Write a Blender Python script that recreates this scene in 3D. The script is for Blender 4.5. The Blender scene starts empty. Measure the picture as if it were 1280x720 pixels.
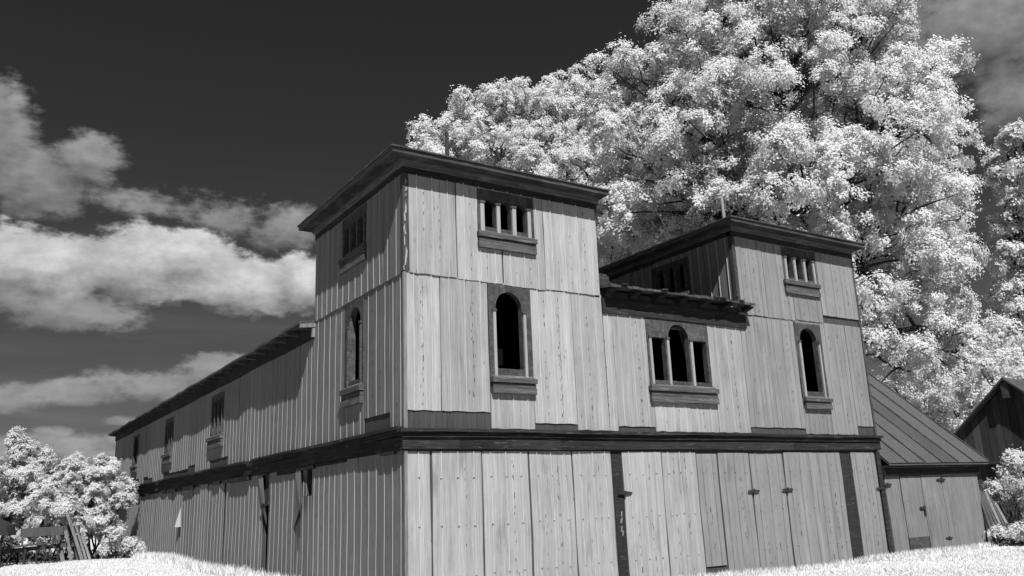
import bpy, math, random
import numpy as np
from mathutils import Matrix, Vector
rng = np.random.default_rng(11); random.seed(11)
S = bpy.context.scene
COL = S.collection
R = math.radians
# ---------------------------------------------------------------- camera
F_PX, YAW, PITCH, ROLL = 1056.3, 0.5788, 0.2509, -0.0392
CAM = np.array([-7.781, -16.20, 0.0])          # eye level is z = 0, ground is about z = -1.78
def basis():
    f = np.array([math.sin(YAW)*math.cos(PITCH), math.cos(YAW)*math.cos(PITCH), math.sin(PITCH)])
    r = np.array([math.cos(YAW), -math.sin(YAW), 0]); u = np.cross(r, f)
    c, s = math.cos(ROLL), math.sin(ROLL)
    return c*r+s*u, c*u-s*r, f
CR, CU, CF = basis()
cam = bpy.data.objects.new('camera', bpy.data.cameras.new('camera')); COL.objects.link(cam)
m = Matrix.Identity(4)
for i in range(3):
    m[i][0], m[i][1], m[i][2], m[i][3] = CR[i], CU[i], -CF[i], CAM[i]
cam.matrix_world = m
cam.data.sensor_width = 36; cam.data.lens = F_PX/1280*36
cam.data.clip_start = .1; cam.data.clip_end = 6000
S.camera = cam
def at(px, py, d):                              # photo pixel + distance in metres -> point in the world
    v = CF + CR*(px-640)/F_PX - CU*(py-360)/F_PX
    return CAM + v/np.linalg.norm(v)*d
def azel(px, py):
    v = CF + CR*(px-640)/F_PX - CU*(py-360)/F_PX; v /= np.linalg.norm(v)
    return math.atan2(v[0], v[1]), math.asin(v[2])
# ---------------------------------------------------------------- light
SUN = np.array([-.25, -.80, 1.0]); SUN /= np.linalg.norm(SUN)
EL = math.asin(SUN[2]); ROT = math.atan2(SUN[0], SUN[1])
sd = bpy.data.lights.new('sun', 'SUN'); sd.energy = 4.2; sd.angle = R(.5); sd.color = (1, 1, 1)
so = bpy.data.objects.new('sun', sd); COL.objects.link(so)
so.rotation_euler = Vector(SUN).to_track_quat('Z', 'Y').to_euler()
vs = S.view_settings
vs.view_transform = 'Standard'; vs.look = 'None'; vs.gamma = 1; vs.use_curve_mapping = False
vs.exposure = 1.60
S.cycles.max_bounces = 7; S.cycles.diffuse_bounces = 6; S.cycles.transmission_bounces = 6; S.cycles.glossy_bounces = 2
# ---------------------------------------------------------------- sky: infrared (red band) Nishita sky with cumulus
W = bpy.data.worlds.new('World'); S.world = W; W.use_nodes = True; W.cycles.sampling_method = 'NONE'
class NT:
    def __init__(s, t): s.t = t
    def n(s, kind, **kw):
        x = s.t.nodes.new(kind)
        for k, v in kw.items(): setattr(x, k, v)
        return x
    def put(s, sock, v):
        if hasattr(v, 'links') or isinstance(v, bpy.types.NodeSocket): s.t.links.new(v, sock)
        else: sock.default_value = v
    def math(s, op, a, b=0.0, c=0.0, clamp=False):
        x = s.n('ShaderNodeMath', operation=op, use_clamp=clamp)
        s.put(x.inputs[0], a); s.put(x.inputs[1], b); s.put(x.inputs[2], c); return x.outputs[0]
    def vec(s, op, a, b=(0, 0, 0), out=0):
        x = s.n('ShaderNodeVectorMath', operation=op)
        s.put(x.inputs[0], a)
        s.put(x.inputs[1], b); return x.outputs[out]
    def noise(s, v, scale, detail=6, rough=.55, out=0, dist=0.0):
        x = s.n('ShaderNodeTexNoise'); s.put(x.inputs['Vector'], v)
        x.inputs['Scale'].default_value = scale; x.inputs['Detail'].default_value = detail
        x.inputs['Roughness'].default_value = rough; x.inputs['Distortion'].default_value = dist
        return x.outputs[out]
    def smooth(s, v, a, b, lo=0.0, hi=1.0, kind='SMOOTHSTEP'):
        x = s.n('ShaderNodeMapRange', interpolation_type=kind)
        s.put(x.inputs[0], v); x.inputs[1].default_value = a; x.inputs[2].default_value = b
        s.put(x.inputs[3], lo); s.put(x.inputs[4], hi); return x.outputs[0]
    def mix(s, f, a, b):
        x = s.n('ShaderNodeMix', data_type='FLOAT'); s.put(x.inputs[0], f); s.put(x.inputs[2], a); s.put(x.inputs[3], b)
        return x.outputs[0]
def cloud_group(name, blobs, amp):
    g = bpy.data.node_groups.new(name, 'ShaderNodeTree')
    g.interface.new_socket('P', in_out='INPUT', socket_type='NodeSocketVector')
    g.interface.new_socket('D', in_out='OUTPUT', socket_type='NodeSocketFloat')
    t = NT(g); gi = t.n('NodeGroupInput').outputs[0]; go = t.n('NodeGroupOutput')
    st = t.vec('MULTIPLY', gi, (1, 1.7, 1))
    wob = t.vec('SUBTRACT', t.noise(st, 9, 3, .5, out=1), (.5, .5, .5))
    p = t.vec('ADD', gi, t.vec('MULTIPLY', wob, (.055, .03, 0)))
    d = None
    for (px, py, rx, ry, w) in blobs:
        a, e = azel(px, py)
        q = t.vec('DIVIDE', t.vec('SUBTRACT', p, (a, e, 0)), (rx*.00092, ry*.00092, 1))
        x = t.math('MULTIPLY', t.math('SUBTRACT', 1.0, t.vec('LENGTH', q, out=1)), w)
        d = x if d is None else t.math('SMOOTH_MAX', d, x, .25)
    f = t.math('SUBTRACT', t.noise(st, 15, 6, .6), .5)
    f2 = t.math('SUBTRACT', t.noise(st, 60, 3, .6), .5)
    d = t.math('ADD', d, t.math('MULTIPLY', f, amp))
    d = t.math('ADD', d, t.math('MULTIPLY', f2, amp*.35))
    g.links.new(d, go.inputs[0]); return g
BRIGHT = [(50, 335, 105, 55, 1), (175, 330, 120, 58, 1), (300, 352, 110, 44, 1), (375, 350, 65, 42, 1), (235, 318, 70, 40, .9)]
DIM = [(85, 388, 110, 30, .9), (15, 372, 60, 25, .9), (-10, 160, 60, 75, 1), (35, 225, 95, 50, 1), (120, 205, 48, 42, 1), (190, 258, 120, 20, .5), (285, 270, 110, 32, .6), (365, 285, 70, 34, .75),
       (215, 480, 120, 28, 1.0), (90, 488, 95, 20, .9), (280, 455, 60, 16, .9), (15, 498, 50, 24, .8), (155, 528, 45, 9, 1.0), (60, 537, 26, 9, 1.0),
       (90, 562, 200, 22, 1.0), (40, 556, 120, 16, 1.1), (1230, 35, 120, 75, 1.15), (1275, 115, 60, 60, .95), (1150, 8, 60, 30, .5), (1500, 200, 200, 80, .8), (-250, 300, 180, 70, .9)]
W.node_tree.nodes.clear(); t = NT(W.node_tree); nt = W.node_tree
sky = t.n('ShaderNodeTexSky', sky_type='NISHITA', sun_disc=False, sun_elevation=EL, sun_rotation=ROT)
sep = t.n('ShaderNodeSeparateColor'); nt.links.new(sky.outputs[0], sep.inputs[0])
dirv = t.n('ShaderNodeTexCoord').outputs['Generated']
sx = t.n('ShaderNodeSeparateXYZ'); nt.links.new(dirv, sx.inputs[0])
az = t.math('ARCTAN2', sx.outputs[0], sx.outputs[1]); el = t.math('ARCSINE', sx.outputs[2])
cx = t.n('ShaderNodeCombineXYZ'); t.put(cx.inputs[0], az); t.put(cx.inputs[1], el); P = cx.outputs[0]
def cloud(group, lo, hi, v0, v1):
    a = t.n('ShaderNodeGroup'); a.node_tree = group; t.put(a.inputs[0], P)
    b = t.n('ShaderNodeGroup'); b.node_tree = group; t.put(b.inputs[0], t.vec('ADD', P, (.010, .026, 0)))
    dens = t.smooth(a.outputs[0], lo, hi)
    lit = t.smooth(t.math('SUBTRACT', a.outputs[0], b.outputs[0]), -.75, .75, v0, v1, 'LINEAR')
    lit = t.math('MULTIPLY', lit, t.math('ADD', .55, t.math('MULTIPLY', t.noise(t.vec('MULTIPLY', P, (1, 1.5, 1)), 34, 5, .6), .9)))
    return dens, lit
# red-band sky: very dark, with thin high haze in horizontal bands
band = t.noise(t.vec('MULTIPLY', P, (1.2, 9, 1)), 3.0, 5, .55)
base = t.math('MULTIPLY', sep.outputs[0], 0.115)
base = t.math('MULTIPLY', base, t.smooth(el, 0.0, .6, 1.25, .92, 'LINEAR'))
base = t.math('ADD', base, t.math('MULTIPLY', t.smooth(band, .42, .72), t.smooth(el, .05, .40, .20, .0, 'LINEAR')))
d1, l1 = cloud(cloud_group('dim clouds', DIM, 1.05), .04, .50, .5, 1.85)
d2, l2 = cloud(cloud_group('bright clouds', BRIGHT, .8), .05, .34, .55, 3.5)
v = t.mix(t.math('MULTIPLY', d1, .8), base, l1)
v = t.mix(t.math('MULTIPLY', d2, .95), v, l2)
cc = t.n('ShaderNodeCombineColor')
for i in range(3): t.put(cc.inputs[i], v)
bg = t.n('ShaderNodeBackground'); bg.inputs[1].default_value = .065
nt.links.new(cc.outputs[0], bg.inputs[0])
nt.links.new(bg.outputs[0], t.n('ShaderNodeOutputWorld').inputs[0])
# ---------------------------------------------------------------- materials (all neutral greys: infrared black and white)
def material(name):
    mt = bpy.data.materials.new(name); mt.use_nodes = True
    tr = mt.node_tree; tr.nodes.clear(); q = NT(tr)
    out = q.n('ShaderNodeOutputMaterial'); b = q.n('ShaderNodeBsdfPrincipled')
    tr.links.new(b.outputs[0], out.inputs[0]); return mt, q, b, out
def grey(q, sock, val):
    c = q.n('ShaderNodeCombineColor')
    for i in range(3): q.put(c.inputs[i], val)
    q.t.links.new(c.outputs[0], sock)
def bump(q, b, h, strength, dist=.01):
    x = q.n('ShaderNodeBump'); x.inputs['Strength'].default_value = strength; x.inputs['Distance'].default_value = dist
    q.put(x.inputs['Height'], h); q.t.links.new(x.outputs[0], b.inputs['Normal'])
def wood(name, v, var=.35, grain_axis='z', rough=.8, island=.25, spec=.2, stains=.0, streak=1.0, peel=0.0):
    mt, q, b, _ = material(name)
    P = q.n('ShaderNodeTexCoord').outputs['Object']
    sc = {'z': (28, 28, .9), 'u': (.9, .9, 30), 'n': (6, 6, 6)}[grain_axis]
    g = q.noise(q.vec('MULTIPLY', P, sc), 1.0, 6, .6)
    bl = q.noise(P, 1.3, 6, .6)
    fine = q.noise(P, 60, 3, .7)
    geo = q.n('ShaderNodeNewGeometry').outputs['Random Per Island']
    f = q.math('ADD', 1.0, q.math('MULTIPLY', q.math('SUBTRACT', g, .5), var*4*streak))
    g2 = q.noise(q.vec('MULTIPLY', P, {'z': (110, 110, 2.5), 'u': (2.5, 2.5, 110), 'n': (30, 30, 30)}[grain_axis]), 1.0, 3, .6)
    f = q.math('MULTIPLY', f, q.math('ADD', 1.0, q.math('MULTIPLY', q.math('SUBTRACT', g2, .5), var*3.2)))
    f = q.math('MULTIPLY', f, q.math('ADD', 1.0, q.math('MULTIPLY', q.math('SUBTRACT', bl, .5), var*1.3)))
    f = q.math('MULTIPLY', f, q.math('ADD', 1.0, q.math('MULTIPLY', q.math('SUBTRACT', fine, .5), var*1.1)))
    f = q.math('MULTIPLY', f, q.math('ADD', 1.0, q.math('MULTIPLY', q.math('SUBTRACT', geo, .5), island*2)))
    if peel:                                    # bare lighter wood where the paint has flaked off
        pl = q.smooth(q.noise(q.vec('MULTIPLY', P, {'u': (2.2, 2.2, 13), 'n': (7, 7, 7), 'z': (9, 9, 2)}[grain_axis]), 1.0, 6, .68), .55, .66, 0.0, peel)
        f = q.math('ADD', f, pl)
    if stains:
        bd = q.noise(q.vec('MULTIPLY', P, (4.3, 4.3, .16)), 1.0, 3, .6)
        f = q.math('MULTIPLY', f, q.math('ADD', 1.0, q.math('MULTIPLY', q.math('SUBTRACT', bd, .5), .75)))
        # dark nail streaks and knots, drawn out downwards, plus soft weather blotches
        vv = q.vec('MULTIPLY', P, (11, 11, 2.2))
        w = q.n('ShaderNodeTexVoronoi'); q.put(w.inputs['Vector'], vv); w.inputs['Scale'].default_value = 1.0; w.inputs['Randomness'].default_value = 1.0
        spot = q.smooth(w.outputs['Distance'], .05, .17, 1.0, 0.0)
        pick = q.smooth(q.noise(q.vec('MULTIPLY', P, (3.1, 3.1, 1.1)), 1.0, 3, .6), .50, .60)
        f = q.math('MULTIPLY', f, q.math('SUBTRACT', 1.0, q.math('MULTIPLY', q.math('MULTIPLY', spot, pick), stains)))
        lo = q.smooth(q.noise(q.vec('MULTIPLY', P, (2.4, 2.4, .55)), 1.0, 5, .62), .56, .70, 0.0, stains*.35)
        f = q.math('MULTIPLY', f, q.math('SUBTRACT', 1.0, lo))
        hi = q.smooth(q.noise(q.vec('MULTIPLY', q.vec('ADD', P, (7, 3, 1)), (9, 9, .5)), 1.0, 4, .6), .58, .75, 0.0, .18)
        f = q.math('ADD', f, hi)
    grey(q, b.inputs['Base Color'], q.math('MULTIPLY', f, v))
    b.inputs['Roughness'].default_value = rough; b.inputs['Specular IOR Level'].default_value = spec
    bump(q, b, q.math('ADD', g, q.math('MULTIPLY', fine, .4)), .35, .012)
    return mt
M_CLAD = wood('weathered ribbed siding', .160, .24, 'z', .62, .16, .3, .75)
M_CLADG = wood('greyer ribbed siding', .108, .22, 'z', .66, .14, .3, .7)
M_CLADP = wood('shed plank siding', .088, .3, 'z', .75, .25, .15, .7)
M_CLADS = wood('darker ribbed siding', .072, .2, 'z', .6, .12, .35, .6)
M_BACK = wood('tarred backing boards', .026, .4, 'z', .9, .1)
M_TRIM = wood('dark trim boards', .0135, .6, 'u', .92, .25, .06, peel=1.5)
M_SURR = wood('dark window boards', .031, .5, 'n', .9, .2, .1, peel=.5)
M_PALE = wood('bare pale strip', .145, .2, 'z', .7, .15)
M_SILL = wood('sill board', .036, .6, 'u', .88, .35, .1, peel=1.0)
M_INT = wood('interior shade black', .004, .3, 'z', 1, .1, 0.0)  # near-black colour stands in for the shade inside
M_SHING = wood('old roof shingles', .028, .5, 'n', .9, .4)
M_ROOFM = wood('ribbed roof sheet', .036, .35, 'z', .6, .2)
M_OLDB = wood('old dark barn boards', .031, .4, 'z', .9, .5)
M_RIB = wood('painted sunlit rib edge', .125, .15, 'z', .6, .1, .35)  # sun catching the side ribs, painted in as a lighter tone
M_RIBF = wood('painted rib highlight and pale sheet', .23, .15, 'z', .6, .1, .35)  # front ribs painted lighter as if sunlit; also colours the pale torn sheet
M_STAIN = wood('nail rust stain', .035, .4, 'n', .8, .5)
M_IRON = wood('rusty iron', .012, .4, 'n', .7, .2)
M_GREYB = wood('silvered old boards', .085, .5, 'z', .85, .5)
M_BARK = wood('bark', .02, .5, 'z', .95, .1)
M_TWIG = wood('twig bark', .03, .4, 'n', .95, .1)
def leaf_mat(name, v, trans, island=.10):
    mt = bpy.data.materials.new(name); mt.use_nodes = True
    tr = mt.node_tree; tr.nodes.clear(); q = NT(tr)
    out = q.n('ShaderNodeOutputMaterial')
    geo = q.n('ShaderNodeNewGeometry').outputs['Random Per Island']
    P = q.n('ShaderNodeTexCoord').outputs['Object']
    f = q.math('ADD', 1.0, q.math('MULTIPLY', q.math('SUBTRACT', geo, .5), island*2))
    f = q.math('MULTIPLY', f, q.math('ADD', .9, q.math('MULTIPLY', q.noise(P, .5, 3, .5), .2)))
    d = q.n('ShaderNodeBsdfDiffuse'); tl = q.n('ShaderNodeBsdfTranslucent')
    grey(q, d.inputs['Color'], q.math('MULTIPLY', f, v)); grey(q, tl.inputs['Color'], q.math('MULTIPLY', f, v*.9))
    mx = q.n('ShaderNodeMixShader'); mx.inputs[0].default_value = trans
    tr.links.new(d.outputs[0], mx.inputs[1]); tr.links.new(tl.outputs[0], mx.inputs[2]); tr.links.new(mx.outputs[0], out.inputs[0])
    return mt
M_LEAF = leaf_mat('infrared bright leaves', .57, .60)
M_LEAF2 = leaf_mat('infrared bright shrub leaves', .55, .64)
M_LEAF3 = leaf_mat('greyer leaves', .58, .6)
M_GRASS = leaf_mat('infrared bright grass', .54, .45, .10)
mt, q, b, _ = material('ground turf'); M_GROUND = mt
P_ = q.n('ShaderNodeTexCoord').outputs['Object']
gn = q.noise(P_, .7, 8, .65); gf = q.noise(P_, 22, 5, .75)
grey(q, b.inputs['Base Color'], q.math('ADD', .26, q.math('ADD', q.math('MULTIPLY', gn, .06), q.math('MULTIPLY', gf, .08))))
b.inputs['Roughness'].default_value = 1; b.inputs['Specular IOR Level'].default_value = 0
bump(q, b, gf, .7, .05)
# ---------------------------------------------------------------- mesh helper
class MB:
    def __init__(s): s.v = []; s.f = []; s.dark = []; s.rib = []
    def quad(s, a, b, c, d):
        i = len(s.v); s.v += [tuple(a), tuple(b), tuple(c), tuple(d)]; s.f.append((i, i+1, i+2, i+3))
    def tri(s, a, b, c):
        i = len(s.v); s.v += [tuple(a), tuple(b), tuple(c)]; s.f.append((i, i+1, i+2))
    def hexa(s, p):                             # 8 points: bottom ring, top ring
        i = len(s.v); s.v += [tuple(x) for x in p]
        for q in ((0, 3, 2, 1), (4, 5, 6, 7), (0, 1, 5, 4), (1, 2, 6, 5), (2, 3, 7, 6), (3, 0, 4, 7)):
            s.f.append(tuple(i+k for k in q))
    def box(s, x0, x1, y0, y1, z0, z1):
        s.hexa([(x0, y0, z0), (x1, y0, z0), (x1, y1, z0), (x0, y1, z0), (x0, y0, z1), (x1, y0, z1), (x1, y1, z1), (x0, y1, z1)])
    def wbox(s, xf, u0, u1, v0, v1, w0, w1):
        s.hexa([xf(u0, v0, w1), xf(u1, v0, w1), xf(u1, v0, w0), xf(u0, v0, w0), xf(u0, v1, w1), xf(u1, v1, w1), xf(u1, v1, w0), xf(u0, v1, w0)])
    def bar(s, a, b, w, h, up=(0, 0, 1)):       # square timber from a to b
        a = np.array(a, float); b = np.array(b, float); d = b-a; d /= np.linalg.norm(d)
        x = np.cross(d, up)
        if np.linalg.norm(x) < 1e-4: x = np.cross(d, (1, 0, 0))
        x /= np.linalg.norm(x); y = np.cross(x, d)
        x *= w/2; y *= h/2
        s.hexa([a-x-y, a+x-y, a+x+y, a-x+y, b-x-y, b+x-y, b+x+y, b-x+y])
    def tube(s, pts, rad, n=7):
        pts = [np.array(p, float) for p in pts]; i0 = len(s.v)
        for k, p in enumerate(pts):
            d = pts[min(k+1, len(pts)-1)]-pts[max(k-1, 0)]; d /= (np.linalg.norm(d)+1e-9)
            x = np.cross(d, (.31, .12, .94)); x /= (np.linalg.norm(x)+1e-9); y = np.cross(d, x)
            for j in range(n):
                a = 2*math.pi*j/n
                s.v.append(tuple(p+rad[k]*(math.cos(a)*x+math.sin(a)*y)))
        for k in range(len(pts)-1):
            for j in range(n):
                a = i0+k*n+j; b2 = i0+k*n+(j+1) % n
                s.f.append((a, b2, b2+n, a+n))
        s.f.append(tuple(i0+j for j in range(n))[::-1]); s.f.append(tuple(i0+(len(pts)-1)*n+j for j in range(n)))
    def build(s, name, mat, parent=None, smooth=False, **props):
        me = bpy.data.meshes.new(name); me.from_pydata(s.v, [], s.f); me.update()
        if smooth: me.polygons.foreach_set('use_smooth', [True]*len(me.polygons))
        me.materials.append(mat); o = bpy.data.objects.new(name, me); COL.objects.link(o)
        if s.dark:
            me.materials.append(M_STAIN)
            for k in s.dark: me.polygons[k].material_index = 1
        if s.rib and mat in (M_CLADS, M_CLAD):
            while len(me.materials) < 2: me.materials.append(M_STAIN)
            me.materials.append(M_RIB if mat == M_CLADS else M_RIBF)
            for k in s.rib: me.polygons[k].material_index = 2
        if parent is not None: o.parent = parent; o.matrix_parent_inverse = Matrix.Translation(parent.matrix_world.translation).inverted() if parent.type == 'EMPTY' else Matrix.Identity(4)
        for k, vv in props.items(): o[k] = vv
        return o
def thing(name, label, cat, loc=(0, 0, 0), group=None):
    o = bpy.data.objects.new(name, None); COL.objects.link(o); o.location = loc
    o.matrix_world = Matrix.Translation(loc); o.empty_display_size = .5
    o['label'] = label; o['category'] = cat
    if group: o['group'] = group
    return o
G = -1.78
# ---------------------------------------------------------------- ground: one sheet to the horizon
def ground_h(x, y):
    dip = np.clip((x-2)/3, 0, 1)*np.clip((7-y)/4, 0, 1)*np.clip((40-x)/10, 0, 1)
    return G - .17*dip + .05*np.sin(x*.31+1.3)*np.cos(y*.27) + .03*np.sin(x*.9+y*.7) + .16*np.exp(-(((x+3.5)/4)**2+((y-22)/9)**2)) + .10*np.exp(-(((x-3.0)/6)**2+((y-60)/14)**2))
xs = np.concatenate([-np.geomspace(3000, 40, 14), np.arange(-36, 64, 1.0), np.geomspace(68, 3000, 14)])
ys = np.concatenate([-np.geomspace(3000, 40, 14), np.arange(-36, 84, 1.0), np.geomspace(88, 3000, 14)])
X, Y = np.meshgrid(xs, ys); Z = ground_h(X, Y)
mb = MB(); nx = len(xs); mb.v = list(zip(X.ravel().tolist(), Y.ravel().tolist(), Z.ravel().tolist()))
for j in range(len(ys)-1):
    for i in range(nx-1): mb.f.append((j*nx+i, j*nx+i+1, (j+1)*nx+i+1, (j+1)*nx+i))
g = mb.build('ground', M_GROUND, smooth=True, kind='structure')
# ---------------------------------------------------------------- wall systems
def XF(u, v, w): return (u, -w, v)              # front wall: u to the right, w towards the viewer
def XS(u, v, w): return (-w, u, v)              # long side wall
def panel(M, xf, u0, u1, v0, v1, holes, w0, w1):
    us = sorted({u0, u1, *[h[0] for h in holes], *[h[1] for h in holes]}); us = [u for u in us if u0 <= u <= u1]
    zs = sorted({v0, v1, *[h[2] for h in holes], *[h[3] for h in holes]}); zs = [z for z in zs if v0 <= z <= v1]
    solid = lambda a, b: not any(h[0]-1e-6 <= a <= h[1]+1e-6 and h[2]-1e-6 <= b <= h[3]+1e-6 for h in holes)
    n, k = len(us)-1, len(zs)-1
    S_ = [[solid((us[i]+us[i+1])/2, (zs[j]+zs[j+1])/2) for j in range(k)] for i in range(n)]
    for i in range(n):
        for j in range(k):
            if not S_[i][j]: continue
            a, b, c, d = us[i], us[i+1], zs[j], zs[j+1]
            for w in (w0, w1): M.quad(xf(a, c, w), xf(b, c, w), xf(b, d, w), xf(a, d, w))
            if i == 0 or not S_[i-1][j]: M.quad(xf(a, c, w0), xf(a, c, w1), xf(a, d, w1), xf(a, d, w0))
            if i == n-1 or not S_[i+1][j]: M.quad(xf(b, c, w0), xf(b, c, w1), xf(b, d, w1), xf(b, d, w0))
            if j == 0 or not S_[i][j-1]: M.quad(xf(a, c, w0), xf(b, c, w0), xf(b, c, w1), xf(a, c, w1))
            if j == k-1 or not S_[i][j+1]: M.quad(xf(a, d, w0), xf(b, d, w0), xf(b, d, w1), xf(a, d, w1))
def sheet(M, xf, u0, u1, v0, v1, holes=(), w=0.0, gap=.03, rib=.415, tilt=0.0, nails=(), ribh=.024, ragged=.0):
    """one ribbed siding sheet: cross-section with raised ribs, clipped round window holes, slightly buckled"""
    g0, g1 = gap/2*random.uniform(.5, 1.2), gap/2*random.uniform(.5, 1.2)
    a, b = u0+g0, u1-g1
    n = max(1, round((b-a)/rib)); prof = [(a, -.022), (a+.001, 0)]; ribs = []
    for k in range(n):
        c = a+(b-a)*(k+.5)/n+random.uniform(-.012, .012); ribs.append(c)
        # a shallow crease halfway between ribs
        prof += [(c-.014, 0), (c-.005, ribh), (c+.006, ribh), (c+.013, 0)]
        cc = a+(b-a)*(k+1)/n
        if k < n-1: prof += [(cc-.005, 0), (cc, -.008), (cc+.005, 0)]
    prof += [(b-.001, 0), (b, -.022)]
    for h in holes:
        for e in (h[0], h[1]):
            if a < e < b:
                for i in range(len(prof)-1):
                    if prof[i][0] < e < prof[i+1][0]:
                        f = (e-prof[i][0])/(prof[i+1][0]-prof[i][0]); prof.insert(i+1, (e, prof[i][1]*(1-f)+prof[i+1][1]*f)); break
    ph = random.uniform(0, 6); am = random.uniform(.003, .009)
    base = {}
    def vert(u, v, ww):
        key = (round(u, 5), round(v, 4), round(ww, 5))
        if key in base: return base[key]
        wob = am*(math.sin(v*1.7+ph)+.6*math.sin(v*3.9+u*2.1+ph*2))*(1 if ww > -.02 else .3)
        sh = .006*math.sin(v*2.3+ph*1.3)+tilt*(v-v0)
        vv = v
        if ragged and abs(v-v0) < 1e-6: vv = v+ragged*(math.sin(u*17+ph)*.5+math.sin(u*41+ph*3)*.5)
        M.v.append(xf(u+sh, vv, w+ww+wob)); base[key] = len(M.v)-1; return base[key]
    for i in range(len(prof)-1):
        (ua, wa), (ub, wb) = prof[i], prof[i+1]; um = (ua+ub)/2
        iv = [(v0, v1)]
        for h in holes:
            if h[0] <= um <= h[1]:
                nv = []
                for (p, q_) in iv:
                    if h[2] > p: nv.append((p, min(q_, h[2])))
                    if h[3] < q_: nv.append((max(p, h[3]), q_))
                iv = [x for x in nv if x[1]-x[0] > .01]
        for (p, q_) in iv:
            k = max(1, round((q_-p)/.7)); zz = [p+(q_-p)*j/k for j in range(k+1)]
            for j in range(k):
                if max(wa, wb) > .005: M.rib.append(len(M.f))
                M.f.append((vert(ua, zz[j], wa), vert(ub, zz[j], wb), vert(ub, zz[j+1], wb), vert(ua, zz[j+1], wa)))
            M.f.append((vert(ua, p, wa), vert(ua, p, -.0221), vert(ub, p, -.0221), vert(ub, p, wb)))
    hits = lambda c, z: any(h[0]-.02 < c < h[1]+.02 and h[2]-.12 < z < h[3]+.12 for h in holes)
    for k, c in enumerate(ribs[:-1]+ribs[-1:]):     # rusty nail rows midway between the ribs, their streaks run down
        if rib < .3: break
        cm = c+(b-a)/n*.5-.03 if k < n-1 else c-(b-a)/n*.5
        if random.random() < .15: continue
        z = v0+random.uniform(.1, .4); pr = random.uniform(.35, .9)
        while z < v1-.15:
            if random.random() < pr and not hits(cm, z):
                ww = random.uniform(.005, .010); hh = random.uniform(.014, .034)*(2.2 if random.random() < .2 else 1); u = cm+random.uniform(-.006, .006)+.006*math.sin(z*2.3+ph*1.3)+tilt*(z-v0); d = w+.0135
                i0 = len(M.v); M.v += [xf(u-ww, z-hh, d), xf(u+ww*.6, z-hh*.8, d), xf(u+ww, z+hh, d), xf(u-ww, z+hh*.9, d)]; M.dark.append(len(M.f)); M.f.append((i0, i0+1, i0+2, i0+3))
            z += random.uniform(.18, .42)
    for c in ribs:                              # screw heads on the ribs
        for z in nails:
            if any(h[0] < c < h[1] and h[2] < z < h[3] for h in holes) or not v0 < z < v1: continue
            z += random.uniform(-.02, .02)
            p = [xf(c-.028, z, w+ribh-.004), xf(c, z-.028, w+ribh-.004), xf(c+.028, z, w+ribh-.004), xf(c, z+.028, w+ribh-.004), xf(c, z, w+ribh+.03)]
            i0 = len(M.v); M.v += p
            for j in range(4): M.f.append((i0+j, i0+(j+1) % 4, i0+4))
def plate(M, xf, u0, u1, v0, v1, ops, wf, wb):
    """flat board with arched or square openings; ops = (a, b, bottom, spring, arch height)"""
    def q2(a, b, c, d): M.quad(xf(a, c, wf), xf(b, c, wf), xf(b, d, wf), xf(a, d, wf))
    def rv(p, r): M.quad(xf(p[0], p[1], wf), xf(r[0], r[1], wf), xf(r[0], r[1], wb), xf(p[0], p[1], wb))
    cur = u0
    for (a, b, bo, sp, ar) in ops:
        if a > cur: q2(cur, a, v0, v1)
        if bo > v0: q2(a, b, v0, bo)
        n = 14 if ar > 0 else 1
        pts = [((a+b)/2-(b-a)/2*math.cos(math.pi*k/n), sp+ar*math.sin(math.pi*k/n)) for k in range(n+1)]
        for k in range(n):
            p, r = pts[k], pts[k+1]
            M.quad(xf(p[0], p[1], wf), xf(r[0], r[1], wf), xf(r[0], v1, wf), xf(p[0], v1, wf)); rv(p, r)
        rv((a, bo), (a, sp)); rv((b, bo), (b, sp)); rv((a, bo), (b, bo)); cur = b
    if cur < u1: q2(cur, u1, v0, v1)
    wo = -.025
    for p, r in (((u0, v0), (u1, v0)), ((u1, v0), (u1, v1)), ((u1, v1), (u0, v1)), ((u0, v1), (u0, v0))):
        M.quad(xf(p[0], p[1], wf), xf(r[0], r[1], wf), xf(r[0], r[1], wo), xf(p[0], p[1], wo))
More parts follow.
